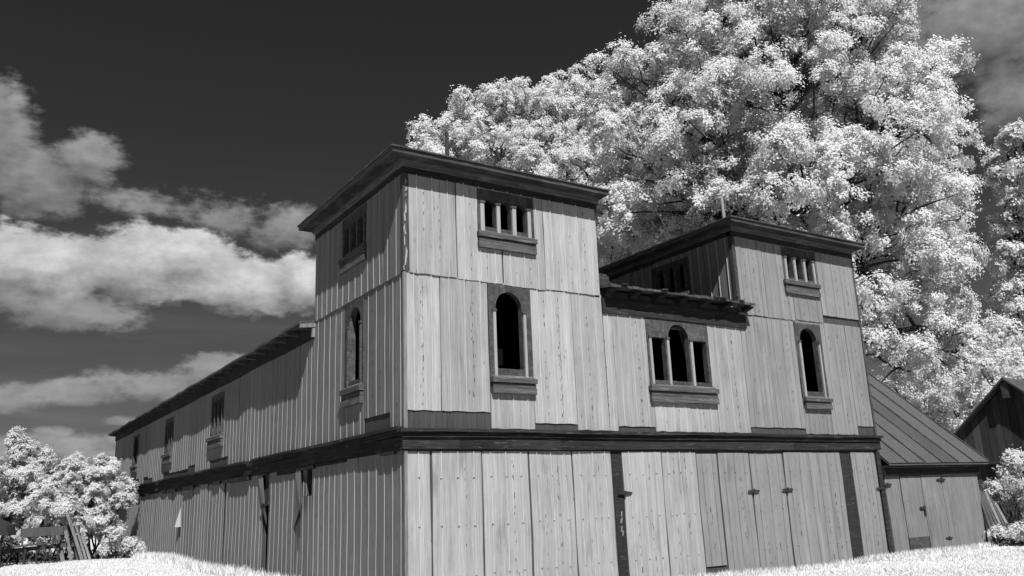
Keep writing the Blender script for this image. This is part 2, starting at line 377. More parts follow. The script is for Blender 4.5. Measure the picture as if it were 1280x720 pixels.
class Win:
    """u0,u1,v0,v1: dark board round the openings; sill below"""
    def __init__(s, xf, rect, ops, sill, pil=(), pz=None, wf=.02):
        s.xf, s.rect, s.ops, s.sill, s.pil, s.pz, s.wf = xf, rect, ops, sill, pil, pz, wf
    def clad_hole(s): r = s.rect; return (r[0], r[1], min(r[2], s.sill[2] if s.sill else r[2])+.02, r[3])
    def wall_hole(s):
        return (s.ops[0][0]-.02, s.ops[-1][1]+.02, min(o[2] for o in s.ops)-.02, max(o[3]+o[4] for o in s.ops)+.02)
    def build(s, parent, label=None):
        M = MB(); r = s.rect; plate(M, s.xf, r[0], r[1], r[2], r[3], s.ops, s.wf, -.14)
        o = M.build('window', M_SURR, parent)
        if label: o['label'] = label
        if s.sill:
            a, b, c, d = s.sill; h = d-c; M = MB()
            M.wbox(s.xf, a-.015, b+.015, d-h*.30, d, -.02, .13)
            M.wbox(s.xf, a+.01, b-.01, c+h*.38, d-h*.34, -.02, .085)
            M.wbox(s.xf, a, b, c, c+h*.36, -.02, .105)
            # sloping top
            M.hexa([s.xf(a+.03, d, .10), s.xf(b-.03, d, .10), s.xf(b-.03, d, -.02), s.xf(a+.03, d, -.02), s.xf(a+.03, d+.004, .10), s.xf(b-.03, d+.004, .10), s.xf(b-.03, d+.10, -.02), s.xf(a+.03, d+.10, -.02)])
            M.build('sill', M_SILL, o)
        for (a, b) in s.pil:
            M = MB(); z0, z1 = s.pz; tl = random.uniform(-.012, .012)
            xf2 = lambda u, v, w, xf=s.xf: xf(u+tl*(v-z0), v, w)
            M.wbox(xf2, a, b, z0, z1, s.wf-.01, s.wf+.035); M.build('mullion_strip', M_PALE if s.xf is XF else M_SILL, o)
            M = MB(); M.wbox(s.xf, a-.02, b+.02, z1+.003, z1+.06, s.wf-.01, s.wf+.05); M.build('mullion_cap', M_SURR, o)
        return o
BW, BL, TD = 16.04, 39.6, 5.55                  # barn width, length, tower depth
barn = thing('barn', 'large grey two storey barn with two square corner towers and ribbed siding', 'barn', (BW/2, BL/2, G))
X1, X2 = 5.50, 10.47                            # inner edges of the towers
ZF, ZS, ZB0, ZB1 = 7.33, 5.05, 1.20, 1.62
wins_front = [
    Win(XF, (1.89, 3.51, 6.22, 7.32), [(2.09, 2.41, 6.38, 6.92, .16), (2.53, 2.84, 6.38, 6.92, .16), (2.98, 3.29, 6.38, 6.92, .16)], (1.88, 3.50, 5.84, 6.22), [(1.97, 2.075), (2.42, 2.515), (2.86, 2.965), (3.31, 3.40)], (6.26, 6.95)),
    Win(XF, (2.12, 3.30, 2.80, 5.00), [(2.32, 3.04, 3.02, 4.46, .38)], (2.14, 3.32, 2.44, 2.80), [(2.225, 2.30), (3.06, 3.13)], (2.84, 4.34)),
    Win(XF, (6.90, 9.13, 2.80, 4.60), [(7.05, 7.54, 2.97, 4.10, 0), (7.66, 8.38, 2.97, 4.12, .38), (8.52, 9.03, 2.97, 4.10, 0)], (6.86, 9.24, 2.40, 2.80), [(6.965, 7.04), (7.57, 7.645), (8.41, 8.495)], (2.86, 4.06)),
    Win(XF, (12.60, 14.16, 6.24, 7.32), [(12.78, 13.06, 6.36, 6.96, .15), (13.22, 13.50, 6.36, 6.96, .15), (13.68, 13.96, 6.36, 6.96, .15)], (12.55, 14.14, 5.84, 6.24), [(12.68, 12.765), (13.10, 13.19), (13.55, 13.64), (13.99, 14.07)], (6.28, 6.95)),
    Win(XF, (12.80, 13.98, 2.70, 4.96), [(12.98, 13.74, 2.90, 4.44, .38)], (12.82, 14.00, 2.38, 2.70), [(12.88, 12.96), (13.78, 13.84)], (2.74, 4.36)),
]
wins_side = [
    Win(XS, (2.00, 3.60, 6.22, 7.32), [(2.20, 2.50, 6.36, 6.92, .15), (2.64, 2.94, 6.36, 6.92, .15), (3.10, 3.40, 6.36, 6.92, .15)], (2.00, 3.60, 5.84, 6.22), [(2.09, 2.17), (2.53, 2.61), (2.97, 3.06), (3.43, 3.50)], (6.26, 6.95)),
    Win(XS, (2.20, 3.36, 2.85, 4.98), [(2.38, 3.06, 3.02, 4.46, .36)], (2.20, 3.40, 2.43, 2.85), [(2.29, 2.36), (3.09, 3.17)], (2.9, 4.34)),
    Win(XS, (14.82, 16.58, 2.80, 4.36), [(15.00, 15.38, 2.92, 4.02, .16), (15.52, 15.90, 2.92, 4.02, .16), (16.02, 16.40, 2.92, 4.02, .16)], (14.72, 16.70, 2.40, 2.80), [(14.9, 14.98), (15.41, 15.49), (15.93, 16.0)], (2.84, 3.98)),
    Win(XS, (23.25, 25.0, 2.75, 4.34), [(23.42, 23.80, 2.88, 4.00, .16), (23.94, 24.32, 2.88, 4.00, .16), (24.46, 24.84, 2.88, 4.00, .16)], (23.2, 24.95, 2.34, 2.75), [(23.32, 23.40), (23.83, 23.91)], (2.8, 3.98)),
    Win(XS, (31.65, 33.25, 2.70, 4.30), [(31.95, 32.95, 2.85, 3.80, .42)], (31.6, 33.2, 2.37, 2.70), [], None),
]
for w_ in wins_front:
    w_.build(barn)
for w_ in wins_side: w_.build(barn)
HF = [w_.clad_hole() for w_ in wins_front]; HS = [w_.clad_hole() for w_ in wins_side]
WF = [w_.wall_hole() for w_ in wins_front]; WS = [w_.wall_hole() for w_ in wins_side]
# backing walls (dark), also seen where siding is missing
M = MB(); panel(M, XF, 0, BW, G-.4, 5.06, WF, -.14, -.026); panel(M, XF, 0, X1-.06, 5.061, 7.70, WF, -.14, -.026); panel(M, XF, X2, BW, 5.061, 7.70, WF, -.14, -.026)
M.build('backing_wall', M_BACK, barn)
M = MB(); gapdoor = [(9.25, 9.80, G-.3, .36), (5.58, 5.98, .45, 1.2)]
panel(M, XS, .141, BL, G-.4, 5.0, WS+gapdoor, -.14, -.026); panel(M, XS, .141, TD, 5.001, 7.70, WS, -.14, -.026)
M.build('backing_wall', M_BACK, barn)
# other outer walls: right side, back, tower backs and inner cheeks
def XR(u, v, w): return (BW+w, u, v)
def XB(u, v, w): return (u, BL+w, v)
M = MB(); panel(M, XR, .141, BL-.25, G-.4, 5.0, [], -.14, -.026); panel(M, XR, .141, TD, 5.001, 7.7, [], -.14, -.026); panel(M, XB, 0, BW, G-.4, 5.0, [], -.14, -.026)
M.build('backing_wall', M_BACK, barn)
M = MB()
for k in range(32): sheet(M, XR, k*1.235, (k+1)*1.235, G-.1, 4.95 if k*1.235 > 4.4 else 7.3)
for k in range(13): sheet(M, XB, k*1.2338, (k+1)*1.2338, G-.1, 4.95)
M.build('wall_cladding', M_CLAD, barn)
# --- front siding, lower storey
NAIL = (.62, -.38, -1.38)
fix = [(.0, .60), (.60, 1.83), (1.83, 3.08), (3.08, 4.30), (4.30, 5.48)]
M = MB()
for a, b in fix: sheet(M, XF, a, b, G-.25, 1.16, gap=.06, nails=NAIL, tilt=random.uniform(-.006, .003))
M.build('wall_cladding', M_CLAD, barn); M = MB(); sheet(M, XF, 10.27, 11.62, -1.97, 1.12, gap=.05, nails=NAIL)
M.build('wall_cladding', M_CLADG, barn)
def strap_hinge(u, z, parent, xf=XF, w=.03, s=.8):
    M = MB(); n = 5
    L, H, h = .27*s, .055*s, .022*s
    for sg in (-1, 1):
        M.hexa([xf(u, z-H, w), xf(u+sg*L, z-h, w), xf(u+sg*L, z-h, w-.02), xf(u, z-H, w-.02), xf(u, z+H, w), xf(u+sg*L, z+h, w), xf(u+sg*L, z+h, w-.02), xf(u, z+H, w-.02)])
    M.tube([xf(u, z-H*1.3, w+.012), xf(u, z+H*1.3, w+.012)], [.025*s, .025*s], 8)
    return M.build('hinge', M_IRON, parent)
M = MB(); sheet(M, XF, 5.79, 7.08, -2.0, 1.15, gap=.03, nails=NAIL, w=.012); sheet(M, XF, 7.08, 8.29, -1.93, 1.15, gap=.06, nails=NAIL, w=.006)
dl = M.build('door', M_CLAD, barn); strap_hinge(5.79, .17, dl, w=.06)
M = MB(); sheet(M, XF, 8.30, 9.06, -1.70, 1.10, gap=.05, nails=NAIL, w=.0); sheet(M, XF, 9.06, 10.26, -1.90, 1.12, gap=.05, nails=NAIL, w=.01)
dl = M.build('door', M_CLADG, barn); strap_hinge(10.27, .11, dl, w=.06)
M = MB(); sheet(M, XF, 11.64, 12.92, -2.0, 1.14, gap=.02, nails=NAIL, w=.014); sheet(M, XF, 12.92, 14.14, -2.05, 1.14, gap=.012, nails=NAIL, w=.006)
dl = M.build('door', M_CLADG, barn); strap_hinge(11.63, .12, dl, w=.065)
M = MB(); sheet(M, XF, 14.66, 15.82, -2.05, 1.14, gap=.03, nails=(), w=.008)
dl = M.build('door', M_CLADG, barn); strap_hinge(15.85, .06, dl, w=.06)
for a, b, w in ((5.50, 5.775, -.004), (14.16, 14.64, -.006), (15.87, 16.06, .03)):
    M = MB(); M.wbox(XF, a, b, G-.3, 1.15, -.024, w); M.build('door_post', M_TRIM, barn)
for k in range(4):                              # peeling pale scraps on the dark post
    z = -.30-.16*k+random.uniform(-.04, .04); u = 5.66+random.uniform(-.04, .03); a_ = random.uniform(.02, .045)
    M = MB(); M.hexa([XF(u-a_, z-.05, .004), XF(u+.0, z-.07, .012), XF(u+.0, z-.07, .0), XF(u-a_, z-.05, -.003), XF(u-.01, z+.05, .004), XF(u+a_, z+.07, .016), XF(u+a_, z+.07, .0), XF(u-.01, z+.05, -.003)])
    M.build('peeling_scrap', M_GREYB, barn)
# --- front siding, upper storeys
def run(M, xf, seams, v1, holes, gap=.028, w=0.0):
    rh = .013 if xf is XS else .022
    for (a, b, z) in seams:
        sheet(M, xf, a, b, z, v1, holes, w=w+random.uniform(-.003, .004), gap=gap*random.choice([.3, .5, 1, 1.3]), ragged=.012, tilt=random.uniform(-.002, .002), ribh=rh)
M = MB(); run(M, XF, [(0, .87, 2.02), (.87, 2.125, 2.02), (2.125, 3.30, 1.66), (3.30, 4.52, 1.80), (4.52, X1, 1.66)], 5.06, HF)
run(M, XF, [(0.10, 1.32, 5.03), (1.32, 2.55, 5.02), (2.55, 3.78, 5.00), (3.78, X1-.06, 5.03)], 7.36, HF, w=.028)
M.build('wall_cladding', M_CLAD, barn)
M = MB(); run(M, XF, [(X1, 5.78, 1.66), (5.78, 7.0, 1.77), (7.0, 8.24, 1.66), (8.24, 9.25, 1.66), (9.25, X2, 1.66)], 4.62, HF)
M.build('wall_cladding', M_CLAD, barn)
M = MB(); run(M, XF, [(X2, 11.62, 1.82), (11.62, 12.79, 1.82), (12.79, 14.0, 1.66), (14.0, 15.2, 1.66), (15.2, BW, 1.92)], 5.06, HF)
run(M, XF, [(X2+.06, 11.70, 5.03), (11.70, 12.9, 5.02), (12.9, 14.2, 5.05), (14.2, BW-.02, 5.30)], 7.36, HF, w=.026)
M.build('wall_cladding', M_CLADG, barn)
# --- side siding
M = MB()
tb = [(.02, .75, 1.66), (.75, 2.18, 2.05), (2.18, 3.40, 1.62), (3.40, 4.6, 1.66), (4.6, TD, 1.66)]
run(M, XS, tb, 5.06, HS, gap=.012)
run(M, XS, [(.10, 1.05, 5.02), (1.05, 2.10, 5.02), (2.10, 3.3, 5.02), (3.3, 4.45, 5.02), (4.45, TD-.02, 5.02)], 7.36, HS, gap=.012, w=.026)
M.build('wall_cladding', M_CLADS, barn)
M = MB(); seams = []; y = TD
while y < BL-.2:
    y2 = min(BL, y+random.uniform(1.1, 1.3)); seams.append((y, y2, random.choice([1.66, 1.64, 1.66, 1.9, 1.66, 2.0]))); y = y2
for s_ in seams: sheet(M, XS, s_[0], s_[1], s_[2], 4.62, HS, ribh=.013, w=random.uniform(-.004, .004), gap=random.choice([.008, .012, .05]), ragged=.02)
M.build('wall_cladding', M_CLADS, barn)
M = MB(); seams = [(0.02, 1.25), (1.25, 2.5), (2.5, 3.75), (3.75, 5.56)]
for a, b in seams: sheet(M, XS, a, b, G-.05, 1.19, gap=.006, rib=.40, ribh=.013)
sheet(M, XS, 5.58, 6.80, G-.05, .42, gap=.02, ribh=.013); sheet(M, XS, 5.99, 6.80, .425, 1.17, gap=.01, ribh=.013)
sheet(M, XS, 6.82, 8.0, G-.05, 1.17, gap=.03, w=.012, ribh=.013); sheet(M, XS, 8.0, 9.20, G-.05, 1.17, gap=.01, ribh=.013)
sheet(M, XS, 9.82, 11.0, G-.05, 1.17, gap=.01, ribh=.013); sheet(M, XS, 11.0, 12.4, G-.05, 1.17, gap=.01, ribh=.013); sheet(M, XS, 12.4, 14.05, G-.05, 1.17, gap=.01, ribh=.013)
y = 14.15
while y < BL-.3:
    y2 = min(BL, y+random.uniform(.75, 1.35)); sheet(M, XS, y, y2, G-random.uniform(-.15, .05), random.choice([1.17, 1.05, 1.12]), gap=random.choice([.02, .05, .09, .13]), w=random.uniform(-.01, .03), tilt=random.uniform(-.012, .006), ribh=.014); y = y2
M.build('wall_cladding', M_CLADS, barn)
# peeled-back corners of siding
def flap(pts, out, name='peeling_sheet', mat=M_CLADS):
    M = MB(); n = len(pts); i0 = 0
    for (u, v), o in zip(pts, out): M.v.append(XS(u, v, o))
    for (u, v), o in zip(pts, out): M.v.append(XS(u+.01, v, o-.012))
    M.f += [tuple(range(n)), tuple(range(2*n-1, n-1, -1))]+[(k, (k+1) % n, n+(k+1) % n, n+k) for k in range(n)]
    return M.build(name, mat, barn)
flap([(6.85, 1.15), (6.35, 1.17), (5.62, .22), (5.66, .12)], [.03, .06, .30, .27])
flap([(6.83, 1.12), (6.33, 1.16), (5.70, .25), (6.80, -.35)], [.035, .05, .22, .03])
flap([(10.35, 1.17), (9.75, 1.17), (9.10, .30), (9.55, .32)], [.035, .05, .16, .10])
flap([(20.72, .40), (20.82, -.36), (20.45, -.35)], [.05, .22, .07], mat=M_RIBF)
M = MB(); M.bar(XS(9.0, .33, .05), XS(9.75, .22, .06), .05, .10); M.build('door_rail', M_IRON, barn)
# --- belt course
def wobble_board(M, xf, u0, u1, v0, v1, w0, w1, am=.012, step=.9, missing=()):
    n = max(2, int((u1-u0)/step)); ph = random.uniform(0, 9)
    us = np.linspace(u0, u1, n+1)
    for k in range(n):
        if k in missing: continue
        f = lambda u: am*(math.sin(u*.9+ph)+.5*math.sin(u*2.7+ph)); h = .6
        a, b = us[k], us[k+1]
        M.hexa([xf(a, v0+f(a), w1), xf(b, v0+f(b), w1), xf(b, v0+f(b), w0), xf(a, v0+f(a), w0), xf(a, v1+f(a)*h, w1), xf(b, v1+f(b)*h, w1), xf(b, v1+f(b)*h, w0), xf(a, v1+f(a)*h, w0)])
M = MB(); wobble_board(M, XF, -.19, BW+.10, 1.555, 1.625, -.02, .19, .010, 1.1)
wobble_board(M, XF, -.12, BW+.06, 1.45, 1.552, -.02, .12, .010, 1.7); wobble_board(M, XF, -.09, BW+.05, 1.20, 1.447, -.02, .075, .014, 1.3)
M.build('belt_course', M_TRIM, barn)
M = MB(); wobble_board(M, XS, .0, BL+.05, 1.60, 1.668, -.02, .19, .012, .8, missing=(13, 31))
wobble_board(M, XS, .0, BL+.05, 1.48, 1.597, -.02, .115, .012, 1.5); wobble_board(M, XS, .0, BL+.05, 1.20, 1.477, -.02, .085, .018, .9)
M.build('belt_course', M_TRIM, barn)
y = .4
while y < BL:                                   # rough laths hanging below the side belt
    l = random.uniform(.5, 2.2)
    if random.random() < .6:
        M = MB(); M.wbox(XS, y, y+l, 1.08+random.uniform(-.05, .08), 1.198, -.0, random.uniform(.05, .12)); M.build('belt_lath', M_TRIM, barn)
    y += l+random.uniform(.1, 1.0)
# --- tower cornices and roofs
def tower_top(x0, x1, y0, y1, sides):
    M = MB(); o = .04
    M.box(x0-o, x1+o, y0-o, y0-.0, 7.335, 7.675); M.box(x0-o, x1+o, y1, y1+o, 7.335, 7.675)
    M.box(x0-o, x0, y0+.001, y1-.001, 7.335, 7.675); M.box(x1, x1+o, y0+.001, y1-.001, 7.335, 7.675)
    M.build('frieze_board', M_TRIM, barn)
    M = MB(); e = .49                           # sloping crown and soffit
    def ring(d, z): k = d if d < .1 else .10+(d-.1)*.06; return [(x0-d, y0-d, z), (x1+k, y0-d, z), (x1+k, y1+k, z), (x0-d, y1+k, z)]
    rs = [ring(.041, 7.50), ring(.10, 7.56), ring(.12, 7.63), ring(e-.04, 7.615), ring(e, 7.60), ring(e+.01, 7.70), ring(e-.3, 7.72)]
    for a, b in zip(rs, rs[1:]):
        for k in range(4): M.quad(a[k], a[(k+1) % 4], b[(k+1) % 4], b[k])
    M.build('cornice', M_SILL, barn)
    M = MB(); n = 26; cx_, cy_ = (x0+x1)/2, (y0+y1)/2; top = 8.45
    E_ = .535
    E2 = .15; corners = [(x0-E_, y0-E_), (x1+E2, y0-E_), (x1+E2, y1+E2), (x0-E_, y1+E2)]
    for k in range(4):
        a, b = np.array(corners[k]), np.array(corners[(k+1) % 4])
        prev = None
        for j in range(n+1):
            p = a+(b-a)*j/n; jit = random.uniform(-.012, .012)
            d = (p-np.array((cx_, cy_))); d = d/np.linalg.norm(d)*jit
            pt = (p[0]+d[0], p[1]+d[1]); zb = 7.705; zt = 7.735+random.uniform(-.006, .012)
            if j in (0, n): pt = tuple(p); zt = 7.738
            if prev:
                M.quad((*prev[0], zb), (*pt, zb), (*pt, zt), (*prev[0], prev[1])); M.tri((*prev[0], prev[1]), (*pt, zt), (cx_, cy_, top))
            prev = (pt, zt)
    M.quad(*[(c[0], c[1], 7.704) for c in corners])
    M.build('roof', M_SHING, barn)
tower_top(0, X1-.06, 0, TD, 0); tower_top(X2+.04, BW, 0, TD, 0)
M = MB(); M.tube([(2.68, 2.78, 8.3), (2.66, 2.78, 10.04)], [.07, .055], 8); M.build('lightning_rod', M_IRON, barn)
M = MB(); M.tube([(13.42, 2.78, 8.3), (13.36, 2.78, 9.96)], [.07, .05], 8); M.build('lightning_rod', M_PALE, barn)
# tower inner cheeks and backs
def X1R(u, v, w): return (X1-.06+w, u, v)
def X2L(u, v, w): return (X2-w, u, v)
def TBK(u, v, w): return (u, TD+w, v)
wc = Win(X2L, (1.78, 3.42, 6.1, 7.2), [(1.98, 2.30, 6.25, 6.90, .15), (2.42, 2.74, 6.25, 6.90, .15), (2.88, 3.20, 6.25, 6.90, .15)], (1.78, 3.42, 5.85, 6.1), [(1.86, 1.95), (2.32, 2.40), (2.77, 2.86), (3.22, 3.3)], (6.14, 6.9))
wc.build(barn)
M = MB(); panel(M, X1R, .001, TD, 5.0, 7.7, [], -.2, -.026); M.build('backing_wall', M_BACK, barn); M = MB(); panel(M, X2L, .245, TD, 5.0, 7.7, [wc.wall_hole()], -.2, -.026); M.build('backing_wall', M_BACK, barn); M = MB()
panel(M, TBK, .3, X1-.3, 4.9, 7.7, [], -.2, -.026); M.build('backing_wall', M_BACK, barn); M = MB(); panel(M, TBK, X2+.25, BW-.3, 4.9, 7.7, [], -.2, -.026)
M.build('backing_wall', M_BACK, barn)
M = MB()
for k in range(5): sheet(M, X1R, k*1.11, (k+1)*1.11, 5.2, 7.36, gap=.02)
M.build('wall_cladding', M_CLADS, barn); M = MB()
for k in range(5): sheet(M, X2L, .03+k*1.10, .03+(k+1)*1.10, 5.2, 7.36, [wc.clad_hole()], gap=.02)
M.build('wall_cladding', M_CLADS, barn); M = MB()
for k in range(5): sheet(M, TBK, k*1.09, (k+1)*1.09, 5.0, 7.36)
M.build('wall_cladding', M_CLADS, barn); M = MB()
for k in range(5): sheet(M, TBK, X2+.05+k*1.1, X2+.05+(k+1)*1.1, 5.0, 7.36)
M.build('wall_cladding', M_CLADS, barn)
# ragged tower corners
def ragged_corner(x, z0, z1, name='corner_board', pale=True):
    M = MB(); M.box(x-.035, x+.10, -.034, .10, z0, z1); c = M.build(name, M_BACK, barn)
    z = z0
    while z < z1-.2:
        h = random.uniform(.12, .34); b = random.uniform(-.02, .02); tw = random.uniform(-.05, .05); wd = random.uniform(.012, .03)
        p = [(x+b, -.045, z), (x+b+wd, -.06, z+.03), (x+b+tw+wd, -.075, z+h*.6), (x+b+tw*.3+.01, -.05, z+h), (x+b+tw-.005, -.05, z+h*.5)]
        M = MB(); M.v += p+[(q_[0], q_[1]+.014, q_[2]) for q_ in p]
        M.f += [tuple(range(5)), tuple(range(9, 4, -1))]+[(k, (k+1) % 5, 5+(k+1) % 5, 5+k) for k in range(5)]
        M.build('peeling_scrap', M_PALE if pale else M_SURR, c); z += h*random.uniform(.5, 1.3)
ragged_corner(0.0, 5.05, 7.33); ragged_corner(X2+.02, 5.1, 7.33, pale=False)
M = MB(); M.box(-.03, .045, -.03, .045, 1.64, 5.03); M.box(-.028, .04, -.028, .04, G-.05, 1.18); M.build('corner_board', M_GREYB, barn)
M = MB(); M.box(BW-.05, BW+.03, -.032, .05, 1.66, 7.33); M.build('corner_board', M_SURR, barn)
# --- main roof with rafter tails
M = MB(); e = .43
zr = 4.93; k_ = math.tan(R(9)); ridge = zr+(BW/2+e)*k_
pA = [(-e, TD+.05, zr), (BW/2, TD+.05, ridge), (BW/2, BL-6, ridge), (BW/2, BL+e, ridge), (-e, BL+e, zr)]
def slab(M, pts, th):
    n = len(pts); i0 = len(M.v); M.v += [tuple(p) for p in pts]+[(p[0], p[1], p[2]+th) for p in pts]
    M.f += [tuple(i0+k for k in range(n))[::-1], tuple(i0+n+k for k in range(n))]+[(i0+k, i0+(k+1) % n, i0+n+(k+1) % n, i0+n+k) for k in range(n)]
n = 46                                          # ragged shingle edge along the eave
ed = [(-e+random.uniform(-.03, .03), TD-.02+(BL+e-TD)*k/n, zr+random.uniform(-.02, .02)) for k in range(n+1)]
for k in range(n): slab(M, [ed[k], (BW/2, ed[k][1], ridge), (BW/2, ed[k+1][1], ridge), ed[k+1]], .07)
slab(M, [(BW/2+.001, TD, ridge), (BW+e, TD, zr), (BW+e, BL+e, zr), (BW/2+.001, BL+e, ridge)], .07)
rf = M.build('roof', M_SHING, barn)
M = MB(); wobble_board(M, XS, TD+.02, BL+.05, 4.56, 4.985, -.02, .045, .02, 2.5); M.build('frieze_board', M_TRIM, barn)
y = TD+.25
while y < BL+.2:
    M = MB(); h = .13
    M.hexa([(-e+.05, y-.06, zr-h*.55), (.0, y-.06, zr+e*k_-h-.03), (.0, y+.06, zr+e*k_-h-.03), (-e+.05, y+.06, zr-h*.55), (-e+.05, y-.06, zr+.002), (0, y-.06, zr+e*k_-.004), (0, y+.06, zr+e*k_-.004), (-e+.05, y+.06, zr+.002)])
    M.build('rafter_tail', M_SILL, rf); y += 1.02
M = MB(); M.wbox(XS, TD+.0, TD+.10, 4.60, 4.96, .0, .08); M.hexa([(-e, TD-.02, zr-.10), (.0, TD-.02, zr-.05), (.0, TD+.05, zr-.05), (-e, TD+.05, zr-.10), (-e, TD-.02, zr-.002), (0, TD-.02, zr+.06), (0, TD+.05, zr+.06), (-e, TD+.05, zr-.002)])
M.build('eave_block', M_GREYB, barn)
# front roof between the towers
M = MB(); n = 22; zf = 5.20; x0, x1 = X1-.03, X2+.30; sl = math.tan(R(7))
for k in range(n):
    a = x0+(x1-x0)*k/n; b_ = x0+(x1-x0)*(k+1)/n-.004; j1 = random.uniform(-.015, .015); th = .05+random.uniform(0, .03)
    back = 6.0 if b_ < X2 else -.06
    za = zf+random.uniform(-.012, .012)
    slab(M, [(a, -.42+j1, za), (b_, -.42+j1+random.uniform(-.02, .02), za), (b_, back, zf+(back+.42)*sl), (a, back, zf+(back+.42)*sl)], th)
for k in range(6):                             # curling shingles
    a = random.uniform(x0, X2-.3); M.bar((a, -.40, zf+.075), (a+.22, -.38, zf+.085+random.uniform(0, .02)), .2, .015)
rf2 = M.build('roof', M_SHING, barn)
M = MB(); wobble_board(M, XF, X1-.02, X2+.22, 4.60, 4.985, -.02, .055, .008, 2.0); wobble_board(M, XF, X1-.01, X2+.1, 4.988, 5.19, -.1, -.01, .0, 4); M.build('frieze_board', M_TRIM, barn)
for k in range(7):
    x = x0+.18+k*(x1-x0-.3)/6
    M = MB(); M.hexa([(x-.09, -.33, zf-.06), (x+.09, -.33, zf-.06), (x+.09, -.0, zf-.15), (x-.09, -.0, zf-.15), (x-.09, -.33, zf-.016), (x+.09, -.33, zf-.016), (x+.09, 0, zf+.03), (x-.09, 0, zf+.03)])
    M.build('rafter_tail', M_TRIM, rf2)
# upper floor keeps the inside dark
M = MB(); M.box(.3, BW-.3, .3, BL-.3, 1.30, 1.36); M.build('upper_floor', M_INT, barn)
M = MB(); M.box(2.0, X1-.3, 2.4, 2.45, 1.37, 7.69); M.box(1.95, 1.999, 2.4, TD-.3, 1.37, 7.69); M.build('blackout_panel', M_INT, barn)  # black panels added behind the windows so the openings read dark
M = MB(); M.box(X1, BW-.3, 2.4, 2.45, 1.37, 5.0); M.build('blackout_panel', M_INT, barn)
M = MB(); M.box(X2+1.5, BW-.3, 2.4, 2.45, 5.001, 7.69); M.box(X2+1.45, X2+1.499, 2.4, TD-.3, 5.0, 7.69); M.build('blackout_panel', M_INT, barn)
M = MB(); M.box(.85, .9, TD, BL-.4, 1.37, 4.8); M.build('blackout_panel', M_INT, barn)
M = MB(); M.box(.5, BW-.5, 4.2, 4.26, 1.37, 4.8); M.box(3.0, 3.06, TD+.5, BL-.5, G, 4.8); M.build('blackout_panel', M_INT, barn)
# ---------------------------------------------------------------- lean-to shed on the right
shed = thing('lean_to_shed', 'low grey shed with steep ribbed metal roof built against the big barn', 'shed', (18.7, 3, G))
SX0, SX1 = BW+.03, 21.35; sl = .89; ez = .60; ey = -.32; ry = 4.7; rz = ez+(ry-ey)*sl
def shed_gable(x, w):
    M_ = MB(); p = [(0.03, G-.2), (9.0, G-.2), (9.0, ez+.3), (4.7, rz-.05), (0.03, ez+.25)]
    n = len(p); M_.v += [(x, a, b_) for a, b_ in p]+[(x+w, a, b_) for a, b_ in p]
    M_.f += [tuple(range(n)), tuple(range(2*n-1, n-1, -1))]+[(k, (k+1) % n, n+(k+1) % n, n+k) for k in range(n)]
    return M_
shed_gable(SX1-.06, .05).build('side_wall', M_OLDB, shed)
M = MB(); panel(M, XF, SX0, SX1-.061, G-.4, .46, [], -.15, -.026); M.build('backing_wall', M_BACK, shed)
M = MB(); sheet(M, XF, SX0+.10, 16.92, G-.25, .42, gap=.03, ribh=.012, rib=.2); M.build('wall_cladding', M_CLADP, shed); M = MB(); sheet(M, XF, 19.18, SX1, G-.25, .43, gap=.04, ribh=.012, rib=.2)
M.build('wall_cladding', M_CLADP, shed)
M = MB(); sheet(M, XF, 16.94, 18.03, -1.45, .40, gap=.04, ribh=.010, rib=.16, w=.01)
d1_ = M.build('door', M_CLADP, shed); strap_hinge(16.20, .16, d1_, w=.05, s=.8)
M = MB(); sheet(M, XF, 18.03, 19.15, G-.15, .42, gap=.03, ribh=.012, rib=.16, w=.016)
d2_ = M.build('door', M_CLADP, shed); strap_hinge(19.10, .26, d2_, w=.05, s=.9); strap_hinge(19.05, -1.55, d2_, w=.05, s=.7)
M = MB(); M.wbox(XF, 17.72, 17.98, -.62, -.55, .03, .06); M.wbox(XF, 17.92, 17.99, -.80, -.52, .03, .065); M.build('latch', M_IRON, d1_)
M = MB(); M.wbox(XF, 16.97, 18.00, -1.95, -1.46, -.02, .012); M.build('patch_board', M_SURR, d1_)
M = MB(); wobble_board(M, XF, SX0+.005, SX1+.02, .44, .66, -.02, .09, .004, 3); wobble_board(M, XF, SX0+.005, SX1+.10, .66, .74, -.02, .26, .004, 3); M.build('fascia', M_TRIM, shed)
def XRF(u, v, w):                               # roof slope: v runs up the slope
    L = math.hypot(1, sl); return (u, ey+v/L-w*sl/L, ez+.20+v*sl/L+w/L)
M = MB(); xs_ = np.linspace(SX0, SX1+.28, 7); LL = (ry-ey)*math.hypot(1, sl)
for k in range(6): sheet(M, XRF, xs_[k], xs_[k+1], 0, LL, gap=.012, rib=.3, ribh=.014); None
slab(M, [(SX0, ry, ez+.15+(ry-ey)*sl), (SX1+.28, ry, ez+.15+(ry-ey)*sl), (SX1+.28, 9.5, ez), (SX0, 9.5, ez)], .05)
slab(M, [(SX0, ey+.02, ez+.12), (SX1+.26, ey+.02, ez+.12), (SX1+.26, ry, ez+.12+(ry-ey)*sl), (SX0, ry, ez+.12+(ry-ey)*sl)], .03)
srf = M.build('roof', M_ROOFM, shed)
for k in range(6):
    M = MB(); M.wbox(XRF, xs_[k+1]-.035, xs_[k+1]+.01, .01, LL, -.01, .045); M.build('roof_seam', M_SILL, srf)
